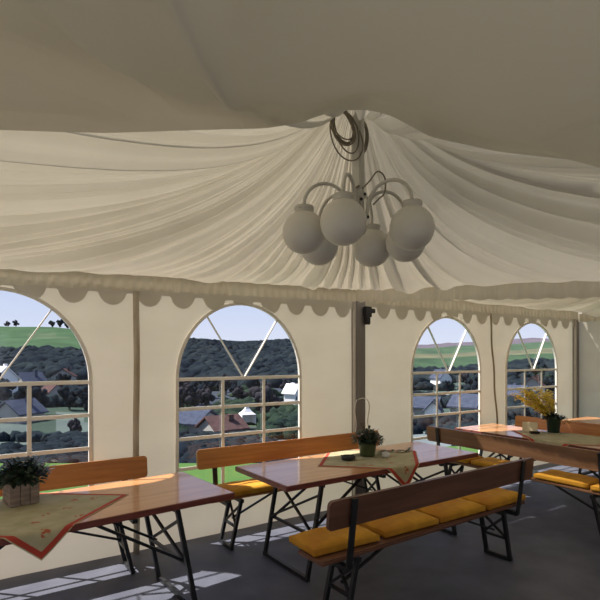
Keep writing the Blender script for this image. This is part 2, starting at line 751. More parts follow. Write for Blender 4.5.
def lining(name, rect, apex, hA, edge_h, seed, wmin=.07, wmax=.20, umin=0, umax=None, du=.0125):
    x0, x1, y0, y1 = rect
    tot = 2 * (x1 - x0) + 2 * (y1 - y0)
    umax = tot + umin if umax is None else umax
    pl = [q + umin - .2 for q in pleats(umax - umin + .4, wmin, wmax, seed, (x1 - x0 - umin + .8, x1 - x0 - umin + 5))]
    rnd = random.Random(seed + 1)
    amps = [rnd.uniform(.45, 1.1) for _ in pl]
    ts = [.025 + .975 * (k / 44) ** 1.25 for k in range(45)]
    nu = int((umax - umin) / du)
    bm = bmesh.new()
    rows = []
    import bisect
    for t_ in ts:
        row = []
        for i in range(nu + 1):
            u = umin + (umax - umin) * i / nu
            px_, py_, side = perim(x0, x1, y0, y1, u)
            hE = edge_h(px_, py_) + .13 + EYE
            # fold displacement, folds drift slightly along their run
            ud = (u + .10 * noise.noise(Vector((u * .8, t_ * 2.2, seed))) * math.sin(PI * min(1, t_)))
            k = min(len(pl) - 2, max(0, bisect.bisect_right(pl, ud) - 1))
            wdt = pl[k + 1] - pl[k]
            f = (ud - pl[k]) / wdt
            prof = math.sin(PI * (f ** .62)) ** .75 if 0 < f < 1 else 0
            prof += .16 * math.sin(f * 2 * PI * 2 + k) * math.sin(PI * max(0, min(1, f)))
            disp = -amps[k] * min(wdt, .36) * 1.0 * prof * (t_ ** .8) * (1 - .42 * t_) * (1 - t_ ** 7)
            sf = max(0, min(1, (u - umin) / .3, (umax - u) / .3))
            disp *= sf
            big = sf * noise.noise(Vector((u * 1.1, t_ * 1.5, seed * 3.1))) * .035 * math.sin(PI * t_)
            x = lerp(apex[0], px_, t_)
            y = lerp(apex[1], py_, t_)
            z = hE + (hA - hE) * hfun(t_) + disp + big
            row.append(bm.verts.new((x, y, z)))
        rows.append(row)
    for a, b in zip(rows[:-1], rows[1:]):
        for i in range(nu):
            bm.faces.new((a[i], a[i + 1], b[i + 1], b[i]))
    o = mesh_obj(name, bm, M['lining'], smooth=True)
    struct(o)
    return o


def e1(x, y):
    # sagging eave line of the first bay
    if y > Y1 - .12:
        return drop_back1(x)
    if x > X1 - .12:
        return drop_side1(y)
    return .498


def e2(x, y):
    if y > Y1 - .12:
        return .60
    if x < X1 + .12:
        return drop_side1(y)
    return .56


I = .07
R1 = (X0 + .03, X1 - I, Y0, Y1 - I)
R2 = (X1 + I, X2 - .03, Y0, Y1 - I)
A1 = (2.00, 2.369)
HA1 = EYE + 1.75
lining('ceiling', R1, A1, HA1, e1, 11, .13, .34, -4.2)
lining('ceiling', R2, ((X1 + X2) / 2, 1.9), EYE + 1.66, e2, 23, .14, .30, -4.2)

# smooth unpleated swag panel over the near side of the first bay
EDGE = [(-140, 131), (0, 130), (60, 132), (110, 133), (200, 130), (265, 128.5), (300, 123), (324, 114),
        (345, 110), (370, 110), (392, 116), (430, 137), (500, 152), (600, 163), (740, 176)]


def radial(x, y):
    dx, dy = x - A1[0], y - A1[1]
    k = 1e9
    if dx > 1e-6: k = min(k, (R1[1] - A1[0]) / dx)
    if dx < -1e-6: k = min(k, (R1[0] - A1[0]) / dx)
    if dy > 1e-6: k = min(k, (R1[3] - A1[1]) / dy)
    if dy < -1e-6: k = min(k, (R1[2] - A1[1]) / dy)
    return 1 / k, A1[0] + dx * k, A1[1] + dy * k


def lin_h(x, y):
    t_, qx, qy = radial(x, y)
    hE = e1(qx, qy) + .13 + EYE
    return hE + (HA1 - hE) * hfun(max(.0, min(1, t_)))


def perim_u(x, y):
    Lx, Ly = R1[1] - R1[0], R1[3] - R1[2]
    if abs(x - R1[0]) < 1e-3:
        return 2 * Lx + Ly + (y - R1[2])
    if abs(y - R1[2]) < 1e-3:
        return Lx + Ly + (R1[1] - x)
    if abs(x - R1[1]) < 1e-3:
        return Lx + (R1[3] - y)
    return x - R1[0]


def edge_pt(px):
    y_ = interp(EDGE, px)
    z_ = .8
    while z_ < 3.4:
        p_ = at(px, y_, z_)
        if p_.z >= lin_h(p_.x, p_.y) - .150:
            break
        z_ += .01
    return p_


raw = [edge_pt(-140 + 880 * j / 440) for j in range(441)]


def smooth_edge(f):
    c_ = f * 440
    acc, ws = Vector((0, 0, 0)), 0
    for k in range(-9, 10):
        w_ = math.exp(-(k / 4.5) ** 2)
        acc += raw[int(max(0, min(440, round(c_ + k))))] * w_
        ws += w_
    return acc / ws


bm = bmesh.new()
NC, NR = 480, 50
E0, E9 = smooth_edge(0), smooth_edge(1)
uL = perim_u(*radial(E0.x, E0.y)[1:])
uR = perim_u(*radial(E9.x, E9.y)[1:])
rows = [[] for _ in range(NR)]
folds = [(.04, .05, .02), (.13, .05, .03), (.235, .045, .04), (.33, .035, .10), (.47, .012, .05), (.60, .04, .03), (.78, .05, .03), (.9, .03, .02)]
for j in range(NC + 1):
    f = j / NC
    E = smooth_edge(f)
    qx, qy, sd = perim(*R1, lerp(uL, uR, f))
    for k in range(NR):
        g = (k / (NR - 1)) ** 1.3
        x = lerp(E.x, qx, g)
        y = lerp(E.y, qy, g)
        z = lin_h(x, y) - .150 - .14 * math.sin(PI * min(1, g * 1.15)) * (.35 + .65 * min(1, g * 3)) - .05 * max(0, min(1, (g - .12) * 5))
        z = lerp(E.z, z, min(1, g * 12))
        fo = 0
        for c_, wdt, am in folds:
            dd = (f + .12 * g * math.sin(c_ * 20) - c_) / wdt
            fo += am * math.exp(-dd * dd) * (1 if dd < 0 else math.exp(-dd * 1.5))
        z += -fo * math.sin(PI * min(1, g * 1.1)) + .008 * noise.noise(Vector((f * 30, g * 6, 1))) * math.sin(PI * g)
        for c_, am in ((.386, -.055), (.555, -.010)):
            q = max(0, min(1, (f - c_ - .05 * g) / .030 + .5))
            z -= am * (1 - q * q * (3 - 2 * q)) * min(1, max(0, g - .04) * 5) * max(0, 1 - abs(f - c_) / .2)
        rows[k].append(bm.verts.new((x, y, z)))
for a, b in zip(rows[:-1], rows[1:]):
    for j in range(NC):
        bm.faces.new((a[j], a[j + 1], b[j + 1], b[j]))
sw = mesh_obj('ceiling', bm, M['swag'], smooth=True)
struct(sw, 'plain swagged lining panel over the near side of the tent')


def roof(x0, x1):
    bm = bmesh.new()
    cx_, cy_ = (x0 + x1) / 2, (Y0 + Y1) / 2
    N_ = 24
    for k in range(4):
        cs = [(x0, Y0), (x1, Y0), (x1, Y1 + .06), (x0, Y1 + .06)]
        a, b = cs[k], cs[(k + 1) % 4]
        rows_ = []
        for q in range(N_ + 1):
            t_ = q / N_
            hz = EAVE + .03 + 2.1 * (1 - t_) ** 1.5
            rows_.append([bm.verts.new((lerp(cx_, lerp(a[0], b[0], r_ / N_), t_), lerp(cy_, lerp(a[1], b[1], r_ / N_), t_), hz)) for r_ in range(N_ + 1)])
        for ra, rb in zip(rows_[:-1], rows_[1:]):
            for r_ in range(N_):
                bm.faces.new((ra[r_], ra[r_ + 1], rb[r_ + 1], rb[r_]))
    bmesh.ops.remove_doubles(bm, verts=bm.verts, dist=1e-5)
    struct(mesh_obj('roof', bm, M['roof_pvc'], smooth=True))


M['roof_pvc'] = fabric('roof_pvc', (.86, .84, .78), (.84, .82, .76), .45, (1, .98, .94), 2)
_t = M['roof_pvc'].node_tree          # partial transparency added so direct sun gives the lining pleats contrast
_o = next(n for n in _t.nodes if n.type == 'OUTPUT_MATERIAL')
_src = _o.inputs[0].links[0].from_socket
_tr = _t.nodes.new('ShaderNodeBsdfTransparent')
_mx = _t.nodes.new('ShaderNodeMixShader')
_mx.inputs[0].default_value = .30
_t.links.new(_src, _mx.inputs[1])
_t.links.new(_tr.outputs[0], _mx.inputs[2])
_t.links.new(_mx.outputs[0], _o.inputs[0])
roof(X0 - .03, X1)
roof(X1, X2 + .04)


# ---- ruffled lining valances
def ruffle(name, pts, hb, height, seed, normal):
    """pts list of (x, y) along the run"""
    bm = bmesh.new()
    NRr = 7
    rows = []
    L = 0
    acc = []
    for i, p_ in enumerate(pts):
        if i:
            L += math.hypot(p_[0] - pts[i - 1][0], p_[1] - pts[i - 1][1])
        acc.append(L)
    for k in range(NRr):
        f = k / (NRr - 1)
        row = []
        for i, p_ in enumerate(pts):
            l_ = acc[i]
            ph = l_ * 2 * PI / .085 + 2.2 * noise.noise(Vector((l_ * 3, seed, 0)))
            am = (.005 + .005 * noise.noise(Vector((l_ * 5, seed, 4)))) * (.6 + .6 * f)
            off = am * math.sin(ph) + .012 * f
            z = EYE + hb(*p_) + height * (1 - f) + (.006 * math.sin(ph * .5 + 1) if k == NRr - 1 else 0) + (.012 * abs(noise.noise(Vector((l_ * 4, seed, 9)))) if k == 0 else 0)
            row.append(bm.verts.new((p_[0] + normal[0] * off, p_[1] + normal[1] * off, z)))
        rows.append(row)
    for a, b in zip(rows[:-1], rows[1:]):
        for i in range(len(pts) - 1):
            bm.faces.new((a[i], a[i + 1], b[i + 1], b[i]))
    o = mesh_obj(name, bm, M['valance'], smooth=True)
    struct(o)
    return o


def run(a, b, step=.008):
    L = math.hypot(b[0] - a[0], b[1] - a[1])
    n_ = int(L / step)
    return [(lerp(a[0], b[0], i / n_), lerp(a[1], b[1], i / n_)) for i in range(n_ + 1)]


ruffle('trim_1', run((X0, Y1 - I - .02), (X1 - I - .02, Y1 - I - .02)), e1, .155, 1, (0, -1))
ruffle('trim_2', run((X1 - I - .02, Y1 - I - .02), (X1 - I - .02, Y0)), e1, .15, 2, (-1, 0))
ruffle('trim_3', run((X1 + I + .02, Y1 - I - .02), (X2 - .08, Y1 - I - .02)), lambda x, y: .60, .13, 3, (0, -1))
ruffle('trim_4', run((X2 - .06, Y1 - I - .02), (X2 - .06, Y0)), lambda x, y: .56, .13, 4, (-1, 0))
ruffle('trim_5', run((X1 + I + .02, Y1 - I - .02), (X1 + I + .02, Y0)), lambda x, y: drop_side1(y) + .03, .11, 5, (1, 0))


# ---- scalloped sheet added inside the wall as the outer valance's cast shadow
def scallop_shadow(name, xa, xb, yy, top, base, depth, period, phase):
    bm = bmesh.new()
    n_ = int((xb - xa) / .012)
    rows = [[], [], []]
    for i in range(n_ + 1):
        x = lerp(xa, xb, i / n_)
        f = ((x - phase) / period) % 1
        s_ = max(0, 1 - ((f - .5) / .36) ** 2) ** .6
        zb = EYE + base - depth * s_
        c_ = min(WINS, key=lambda c: abs(c - x))
        ah = arch_h(x - c_)
        if ah:
            zb = max(zb, min(ah + .006, EYE + base + .08))
        zt = EYE + top
        y = yy + .008 * math.sin(x * 9)
        for k, g in enumerate((0, .5, 1)):
            rows[k].append(bm.verts.new((x, y - .01 * g, lerp(zt, zb, g))))
    for a, b in zip(rows[:-1], rows[1:]):
        for i in range(n_):
            bm.faces.new((a[i], a[i + 1], b[i + 1], b[i]))
    o = mesh_obj(name, bm, M['scallop_shadow'], smooth=True)
    struct(o)


scallop_shadow('trim_shadow_6', X0, X1 - .08, WY - .035, .70, .535, .105, .308, .56)
scallop_shadow('trim_shadow_7', X1 + .08, X2 - .02, WY - .035, .70, .565, .125, .308, .56)

# ---- seams and posts
t_ = thing('tent_post', 'thick dark aluminium post between the second and third arched windows', 'post', (X1, Y1 - .02, 0))
bm = bmesh.new()
box(bm, (0, 0, 1.18), (.135, .10, 2.30), bev=.006)
mesh_obj('shaft', bm, M['alu'], t_)
bm = bmesh.new()
box(bm, (-.074, -.02, 1.18), (.016, .045, 2.28), bev=.003)
mesh_obj('keder_rail', bm, M['alu_light'], t_)
bm = bmesh.new()
box(bm, (0, 0, .012), (.22, .13, .024), bev=.004)
mesh_obj('base_plate', bm, M['alu'], t_)
t_['category'] = 'post'

t_ = thing('post_bracket', 'black bracket fixed at the top of the dark aluminium post', 'bracket', (X1 + .065, Y1 - .105, 2.12))
bm = bmesh.new()
box(bm, (0, 0, .08), (.10, .05, .12), bev=.008)
mesh_obj('clamp', bm, M['blackp'], t_)
bm = bmesh.new()
box(bm, (-.01, -.005, -.02), (.07, .05, .09), bev=.01)
mesh_obj('housing', bm, M['blackp'], t_)
bm = bmesh.new()
box(bm, (.075, 0, .095), (.06, .04, .05), bev=.006)
mesh_obj('arm', bm, M['blackp'], t_)

bm = bmesh.new()
for s_, ph in ((-1, 0), (1, .4)):
    pts = [Vector((X1 + s_ * (.098 + .012 * math.sin(k * .55 + ph)), Y1 - .085, lerp(1.17, .84, k / 12))) for k in range(13)]
    pts = [Vector((X1 + s_ * .075, Y1 - .085, 1.21))] + pts
    tube(bm, pts, .006, 6)
pts = [Vector((X1 - .055, Y1 - .085, 1.21)), Vector((X1, Y1 - .088, 1.225)), Vector((X1 + .055, Y1 - .085, 1.21))]
tube(bm, pts, .006, 6)
tag(mesh_obj('tie_rope', bm, M['frame'], smooth=True), 'pale rope tied round the dark aluminium post above the bench', 'rope')

bm = bmesh.new()
tube(bm, [(1.216 + .004 * math.sin(k * .7), WY - .055, .0 + k * .145) for k in range(17)], .026, 12)
tag(mesh_obj('tent_pole', bm, M['pole'], smooth=True), 'thin stained off-white pole between the two left windows', 'pole')

bm = bmesh.new()
pts = [(6.40 - .26 * (k / 24) ** .8 + .010 * math.sin(k * .9), WY - .045, .05 + k * 2.25 / 24) for k in range(25)]
tube(bm, pts, .013, 8)
tag(mesh_obj('lacing_cord', bm, mat('dark_seam_cord', (.30, .25, .16), .8), smooth=True), 'dark lacing seam between the two right windows', 'lacing')

t_ = thing('tent_post', 'slim dark post standing in the far right corner of the tent', 'post', (X2 - .04, Y1 - .03, 0))
bm = bmesh.new()
box(bm, (0, 0, 1.18), (.07, .08, 2.30), bev=.006)
mesh_obj('shaft', bm, M['alu'], t_)
bm = bmesh.new()
box(bm, (-.042, -.015, 1.18), (.014, .04, 2.28), bev=.003)
mesh_obj('keder_rail', bm, M['alu_light'], t_)
bm = bmesh.new()
box(bm, (-.02, -.02, .01), (.14, .12, .02), bev=.004)
mesh_obj('base_plate', bm, M['alu'], t_)

# ------------------------------------------------------------------ furniture
TL, TW, TH = 2.2, .80, .77


def trestle_bm(x, s, width, top, splay):
    """one folding steel trestle; s = +1/-1 outward end"""
    bm = bmesh.new()
    hw = width / 2
    xo = x + s * splay
    for sy in (-1, 1):
        bar(bm, (x, sy * hw, top), (xo, sy * hw, .012), .028, .028)
    bar(bm, (xo, -hw - .015, .016), (xo, hw + .015, .016), .03, .03)
    bar(bm, (x, -hw - .02, top - .016), (x, hw + .02, top - .016), .03, .03)
    f0, f1 = .12, .55
    za, zb = top * (1 - f0), top * (1 - f1)
    xa, xb = lerp(x, xo, f0), lerp(x, xo, f1)
    bar(bm, (xa, -hw, za), (xb, hw, zb), .018, .018)
    bar(bm, (xa, hw, za), (xb, -hw, zb), .018, .018)
    bar(bm, (xb, -hw, zb), (xb, hw, zb), .02, .02)
    return bm


def make_table(label, loc, rotz, group=None):
    t = thing('beer_table', label, 'table', loc, rotz, group)
    bm = bmesh.new()
    box(bm, (0, 0, TH - .011), (TL - .014, TW - .014, .022), bev=.003)
    top = mesh_obj('tabletop', bm, M['top'], t)
    bm = bmesh.new()
    for sy in (-1, 1):
        box(bm, (0, sy * (TW / 2 - .006), TH - .021), (TL, .014, .038), bev=.003)
    for sx_ in (-1, 1):
        box(bm, (sx_ * (TL / 2 - .006), 0, TH - .021), (.014, TW - .03, .038), bev=.003)
    mesh_obj('edging', bm, M['edge'], t)
    for sy in (-1, 1):
        bm = bmesh.new()
        bar(bm, (-TL / 2 + .1, sy * (TW / 2 - .12), TH - .038), (TL / 2 - .1, sy * (TW / 2 - .12), TH - .038), .03, .03)
        mesh_obj('support_rail', bm, M['black'], t)
    for s in (-1, 1):
        mesh_obj('trestle', trestle_bm(s * .72, s, .62, TH - .05, .14), M['black'], t)
        for sy in (-1, 1):
            bm = bmesh.new()
            bar(bm, (s * .18, sy * .22, TH - .05), (s * .82, sy * .26, TH * .42), .018, .018)
            mesh_obj('brace', bm, M['black'], t)
    return t


def make_bench(label, loc, rotz, group=None):
    """back on +y, seat centre on the origin"""
    t = thing('bench', label, 'bench', loc, rotz, group)
    bm = bmesh.new()
    box(bm, (0, 0, .455), (TL, .26, .028), bev=.008)
    mesh_obj('seat', bm, M['bench'], t)
    bm = bmesh.new()
    b2 = bmesh.new()
    # rounded board
    hl, hh, r_ = TL / 2, .09, .03
    prof = []
    for cx, cz, a0 in ((hl - r_, hh - r_, 0), (-hl + r_, hh - r_, 90), (-hl + r_, -hh + r_, 180), (hl - r_, -hh + r_, 270)):
        for k in range(6):
            a = R(a0 + k * 18)
            prof.append((cx + r_ * math.cos(a), cz + r_ * math.sin(a)))
    f_ = [b2.verts.new((x, -.012, z)) for x, z in prof]
    g_ = [b2.verts.new((x, .012, z)) for x, z in prof]
    b2.faces.new(f_)
    b2.faces.new(g_[::-1])
    for i in range(len(prof)):
        k = (i + 1) % len(prof)
        b2.faces.new((f_[i], g_[i], g_[k], f_[k]))
    tilt = Matrix.Rotation(R(-6), 3, 'X')
    for v in b2.verts:
        v.co = tilt @ v.co + Vector((0, .185, .76))
    join(bm, b2)
    mesh_obj('backrest', bm, M['bench'], t)
    for s in (-1, 1):
        x = s * .92
        bm = bmesh.new()
        bar(bm, (x, .222, .845), (x, .165, .40), .045, .012)
        bar(bm, (x, .165, .40), (x, -.11, .40), .04, .03)
        mesh_obj('back_bracket', bm, M['black'], t)
        bm = trestle_bm(s * .80, s, .22, .43, .10)
        bar(bm, (s * .35, 0, .43), (s * .84, 0, .24), .016, .016)
        mesh_obj('trestle', bm, M['black'], t)
    return t


Ty = 3.43
table = make_table('long wooden table in the near left corner with wooden plant box', (.389, 3.383, 0), R(5), 'long wooden tables')
dup(table, (2.99, Ty, 0), R(1.0), 'long wooden table in the middle with olive pot on a bordered cloth', 'long wooden tables')
dup(table, (5.66, 4.28 - TL / 2, 0), PI / 2, 'long wooden table set across the right side with yellow blossom bucket', 'long wooden tables')
dup(table, (7.55, 3.95 - TL / 2, 0), PI / 2, 'bare sunlit wooden table standing farthest right by the grey end wall', 'long wooden tables')

BG = 'wooden benches with backrests'
bench = make_bench('wooden bench with backrest under the leftmost window', (1.28 - TL / 2, 4.09, 0), 0, BG)
dup(bench, (1.73 + TL / 2, 4.09, 0), 0, 'wooden bench along the wall under the second window and in front of the post', BG)
bench_near = dup(bench, (1.75 + TL / 2, 2.565, 0), PI + R(2), 'dark nearest bench in front of the middle table, seen from behind', BG)
bench_side = dup(bench, (4.87, 4.22 - TL / 2, 0), PI / 2, 'wooden bench seen from behind between the middle table and the blossom table', BG)
dup(bench, (6.36, 4.25 - TL / 2, 0), -PI / 2, 'wooden bench on the far side of the yellow blossom table', BG)


def recolour_bench(root, m_):
    for ch in root.children:
        if ch.name.split('.')[0] in ('seat', 'backrest'):
            ch.data = ch.data.copy()
            ch.data.materials[0] = m_


recolour_bench(bench_near, mat('dark_bench_wood', (.17, .075, .045), .45, (.11, .045, .028), 3.2, (.5, 7, 7), coat=.15, detail=5))  # darker wood colour on the nearest bench
recolour_bench(bench_side, mat('brown_bench_wood', (.29, .15, .075), .45, (.20, .10, .05), 3.2, (.5, 7, 7), coat=.15, detail=5))  # browner wood colour on the side bench

# ---- cushions
def cushion_mesh():
    bm = bmesh.new()
    bmesh.ops.create_cube(bm, size=1)
    bmesh.ops.subdivide_edges(bm, edges=list(bm.edges), cuts=9, use_grid_fill=True)
    for v in bm.verts:
        x, y, z = v.co * 2
        e_ = (1 - abs(x) ** 6) * (1 - abs(y) ** 6)
        th = .012 + .026 * max(0, e_) ** .6
        v.co = Vector((x * .26, y * .15, th * z + .036 + (.004 * math.sin(x * 7) * math.cos(y * 5) if z > 0 else 0)))
        if z < -.99:
            v.co.z = .001 + .008 * (1 - max(0, e_) ** .5)
    return bm


CG = 'mustard seat cushions'
cu = mesh_obj('seat_cushion', cushion_mesh(), M['cushion'], smooth=True)
tag(cu, 'mustard cushion at the left end of the wall bench, beside the table corner', 'cushion', CG)
cu.location = (2.10, 4.07, .469)


def cush(x, y, rz, label):
    c_ = cu.copy()
    COL.objects.link(c_)
    c_.location = (x, y, .469)
    c_.rotation_euler = (0, 0, rz)
    c_['label'] = label


cush(2.66, 4.07, .03, 'mustard cushion second from the left on the bench below the second window')
cush(3.24, 4.08, -.02, 'mustard cushion on the wall bench behind the plant pot table')
for k, (x, lab) in enumerate(((2.02, 'mustard cushion at the far left of the nearest bench'),
                              (2.60, 'mustard cushion second from left on the nearest bench'),
                              (3.15, 'mustard cushion second from right on the nearest bench'),
                              (3.70, 'mustard cushion on the right end of the nearest bench, by its bracket'))):
    cush(x, 2.62, .02 * (k - 1.5), lab)
for k, (y, lab) in enumerate(((3.93, 'mustard cushion nearest the wall on the bench facing the blossom table'),
                              (3.37, 'second mustard cushion from the wall on the bench facing the blossom table'),
                              (2.62, 'mustard cushion just before the pale blue cloth on the bench'),
                              (2.12, 'mustard cushion on the near right end of the bench, below its black bracket'))):
    cush(4.89, y - (.05 if k == 3 else 0), PI / 2 + .03 * (k - 1.5), lab)
for k, (y, lab) in enumerate(((3.0, 'mustard cushion on the far bench behind the blossom bucket'),
                              (2.42, 'mustard cushion on the far bench at the right edge of view'))):
    cush(6.34, y, PI / 2, lab)

# pale blue folded cloth on the bench
bm = bmesh.new()
for k in range(3):
    box(bm, (0, 0, .006 + .012 * k), (.20 - .012 * k, .13 - .01 * k, .010), Matrix.Rotation(.12 * k, 3, 'Z'), bev=.004)
o_ = mesh_obj('folded_cloth', bm, M['blue'], loc=(4.86, 2.985, .470), rotz=.1, smooth=False)
tag(o_, 'pale blue folded cloth lying between cushions on the bench', 'cloth')


# ---- tablecloths
def tablecloth(label, cx, cy, ex, ey, half, ang=PI / 4, hx=.58, hy=.60, along='x'):
    """diamond cloth; ex, ey table half sizes, centre offset relative to table in cx, cy"""
    bm = bmesh.new()
    uvl = bm.loops.layers.uv.new('UVMap')
    N = 56
    vs = {}
    for i in range(N + 1):
        for j in range(N + 1):
            u, v = i / N * 2 - 1, j / N * 2 - 1
            x = (u + v) / 2 * hx
            y = (v - u) / 2 * hy
            wy = cy + y
            z = TH + .003 + .0015 * noise.noise(Vector((x * 8, y * 8, 2)))
            for sgn in (-1, 1):
                over = sgn * wy - (ey + .004)
                if over > 0:
                    z = TH + .003 - over * .97
                    wy = sgn * (ey + .009 + min(.006, over * .2) + over * .10 + .010 * math.sin(x * 26) * min(1, over * 6))
            vs[i, j] = bm.verts.new((cx + x, wy, z))
    for i in range(N):
        for j in range(N):
            idx = [(i, j), (i + 1, j), (i + 1, j + 1), (i, j + 1)]
            f = bm.faces.new([vs[q] for q in idx])
            for l, q in zip(f.loops, idx):
                l[uvl].uv = (q[0] / N, q[1] / N)
    o = mesh_obj('tablecloth', bm, M['cloth'], smooth=True)
    tag(o, label, 'tablecloth', 'bordered olive tablecloths')
    return o


c1 = tablecloth('olive tablecloth with red border under the wooden plant box', 0, 0, TL / 2, TW / 2, .6, hx=.62, hy=.56)
c1.location = (.29, 3.374, 0)
c1.rotation_euler = (0, 0, R(5))
c2 = tablecloth('olive tablecloth with red border under the olive ceramic pot', 0, 0, TL / 2, TW / 2, .6, hx=.60, hy=.60)
c2.location = (3.06, Ty + .001, 0)
c2.rotation_euler = (0, 0, R(1))
c3 = tablecloth('olive tablecloth under the dark green blossom bucket', 0, 0, TL / 2, TW / 2, .6, hx=.72, hy=.60)
c3.location = (5.66, 3.02, 0)
c3.rotation_euler = (0, 0, PI / 2)


# ---- plants
def leaf(bm, base, d_, L, W, curl=.3, up=Vector((0, 0, 1))):
    d_ = Vector(d_).normalized()
    side = d_.cross(up)
    side = side.normalized() if side.length > .05 else d_.orthogonal().normalized()
    nrm = side.cross(d_).normalized()
    prof = [(0, .08), (.3, .85), (.6, 1), (.85, .55), (1, .03)]
    L_, R_ = [], []
    for f, w_ in prof:
        c_ = base + d_ * L * f - nrm * curl * L * f * f
        L_.append(bm.verts.new(c_ - side * W * w_ / 2 + nrm * W * .12 * w_))
        R_.append(bm.verts.new(c_ + side * W * w_ / 2 + nrm * W * .12 * w_))
    for i in range(4):
        bm.faces.new((L_[i], R_[i], R_[i + 1], L_[i + 1]))


def bushy(n_, rad, h, seed, L=.045, W=.024, z0=0):
    rnd = random.Random(seed)
    bm = bmesh.new()
    for k in range(n_):
        a = rnd.uniform(0, 2 * PI)
        rr = rad * math.sqrt(rnd.random())
        hh = h * (1 - (rr / rad) ** 2 * .6) * rnd.uniform(.15, 1)
        b_ = Vector((rr * math.cos(a), rr * math.sin(a), z0 + hh))
        d_ = Vector((math.cos(a) * rnd.uniform(.2, 1), math.sin(a) * rnd.uniform(.2, 1), rnd.uniform(-.2, .9)))
        leaf(bm, b_, d_, L * rnd.uniform(.7, 1.3), W * rnd.uniform(.7, 1.2), rnd.uniform(0, .5))
    return bm


def petals(bm, c_, r_, n_=5, seed=0):
    rnd = random.Random(seed)
    ax = rnd.uniform(0, 6)
    for k in range(n_):
        a = ax + 2 * PI * k / n_
        leaf(bm, c_, (math.cos(a), math.sin(a), .45), r_, r_ * .8, .1)


# wooden planter on the left table
t_ = thing('potted_plant', 'leafy dark plant with white blossoms in a weathered wooden box', 'plant', (.285, 3.60, TH + .006), R(12))
bm = bmesh.new()
s_, hgt = .165, .145
for a in range(4):
    rot = Matrix.Rotation(a * PI / 2, 3, 'Z')
    for k in range(3):
        c_ = rot @ Vector((-s_ / 2 + s_ / 6 + k * s_ / 3, -s_ / 2 + .007, hgt / 2))
        box(bm, c_, (s_ / 3 - .003, .014, hgt - (.004 if k == 1 else 0)), rot, bev=.002)
box(bm, (0, 0, .008), (s_ - .02, s_ - .02, .014))
mesh_obj('planter_box', bm, M['box'], t_)
bm = bmesh.new()
box(bm, (0, 0, hgt - .022), (s_ - .032, s_ - .032, .02))
mesh_obj('soil', bm, M['soil'], t_)
mesh_obj('foliage', bushy(520, .135, .15, 3, .05, .03, hgt - .02), M['leaf'], t_)
bm = bmesh.new()
rnd = random.Random(5)
for k in range(16):
    if k < 8:
        c_ = Vector((.05 + rnd.uniform(-.03, .03), .0 + rnd.uniform(-.03, .03), hgt + .05 + k * .018))
    else:
        c_ = Vector((.14 + rnd.uniform(-.04, .06), -.02 + rnd.uniform(-.05, .05), hgt + .05 + rnd.uniform(-.03, .04)))
    petals(bm, c_, .020, 5, k)
mesh_obj('blossoms', bm, M['white_petal'], t_)
bm = bmesh.new()
for k in range(7):
    a = k * .9
    tube(bm, [(0, 0, hgt - .02), (.05 * math.cos(a), .05 * math.sin(a), hgt + .06), (.11 * math.cos(a), .11 * math.sin(a), hgt + .13)], .0025, 5)
mesh_obj('stems', bm, M['twig'], t_)

# olive pot on the middle table
t_ = thing('potted_plant', 'dark bushy plant in an olive ceramic pot on the middle table', 'plant', (3.10, 3.52, TH + .006))
bm = bmesh.new()
lathe(bm, [(0, 0), (.066, 0), (.070, .01), (.082, .10), (.086, .125), (.088, .135), (.078, .135), (.072, .11), (0, .11)], n=28)
mesh_obj('pot', bm, M['pot'], t_, smooth=True)
bm = bmesh.new()
lathe(bm, [(0, .112), (.072, .112), (.072, .118), (0, .122)], n=20)
mesh_obj('soil', bm, M['soil'], t_)
mesh_obj('foliage', bushy(480, .125, .13, 9, .045, .024, .11), M['leaf'], t_)
bm = bmesh.new()
for k in range(9):
    petals(bm, Vector((-.10 + .03 * math.sin(k * 2), -.03 + .02 * math.cos(k), .17 + .012 * (k % 4))), .017, 5, k)
for k in range(9):
    petals(bm, Vector((.11 + .03 * math.sin(k * 2), -.02 + .03 * math.cos(k), .13 + .015 * (k % 4))), .017, 5, k + 20)
mesh_obj('blossoms', bm, mat('pale_pink_blossom', (.50, .40, .34), .7), t_)
bm = bmesh.new()
for k in range(5):
    a = 1.9 + k * .35
    tube(bm, [(0, 0, .11), (.02 * math.cos(a), .02, .22), (.06 * math.cos(a), .03, .30)], .002, 5)
mesh_obj('stems', bm, M['twig'], t_)

# little white ceramic bird-like rings and pebbles beside the pot: a white tealight glass
t_ = thing('candle_holder', 'small white round candle holder beside the olive pot', 'candle holder', (3.19, 3.37, TH + .006))
bm = bmesh.new()
lathe(bm, [(0, 0), (.026, 0), (.034, .012), (.036, .038), (.033, .042), (.030, .038), (.027, .012), (0, .010)], n=22)
mesh_obj('glass', bm, M['render_white'], t_, smooth=True)
bm = bmesh.new()
lathe(bm, [(0, .011), (.024, .011), (.024, .024), (0, .026)], n=16)
mesh_obj('candle', bm, M['card'], t_, smooth=True)

# dark ivy garland trailing along the cloth
bm = bmesh.new()
rnd = random.Random(21)
for k in range(46):
    f = k / 45
    b_ = Vector((3.24 + .40 * f, 3.50 + .05 * math.sin(f * 7) - .02 * f, TH + .010 + .012 * rnd.random()))
    a = rnd.uniform(0, 2 * PI)
    leaf(bm, b_, (math.cos(a), math.sin(a), .35), .036, .024, .2)
tube(bm, [(3.22 + .42 * k / 10, 3.50 + .05 * math.sin(k * .7) - .002 * k, TH + .010) for k in range(11)], .0025, 5)
tag(mesh_obj('ivy_garland', bm, M['leaf']), 'short dark leafy garland lying right of the olive pot', 'garland')

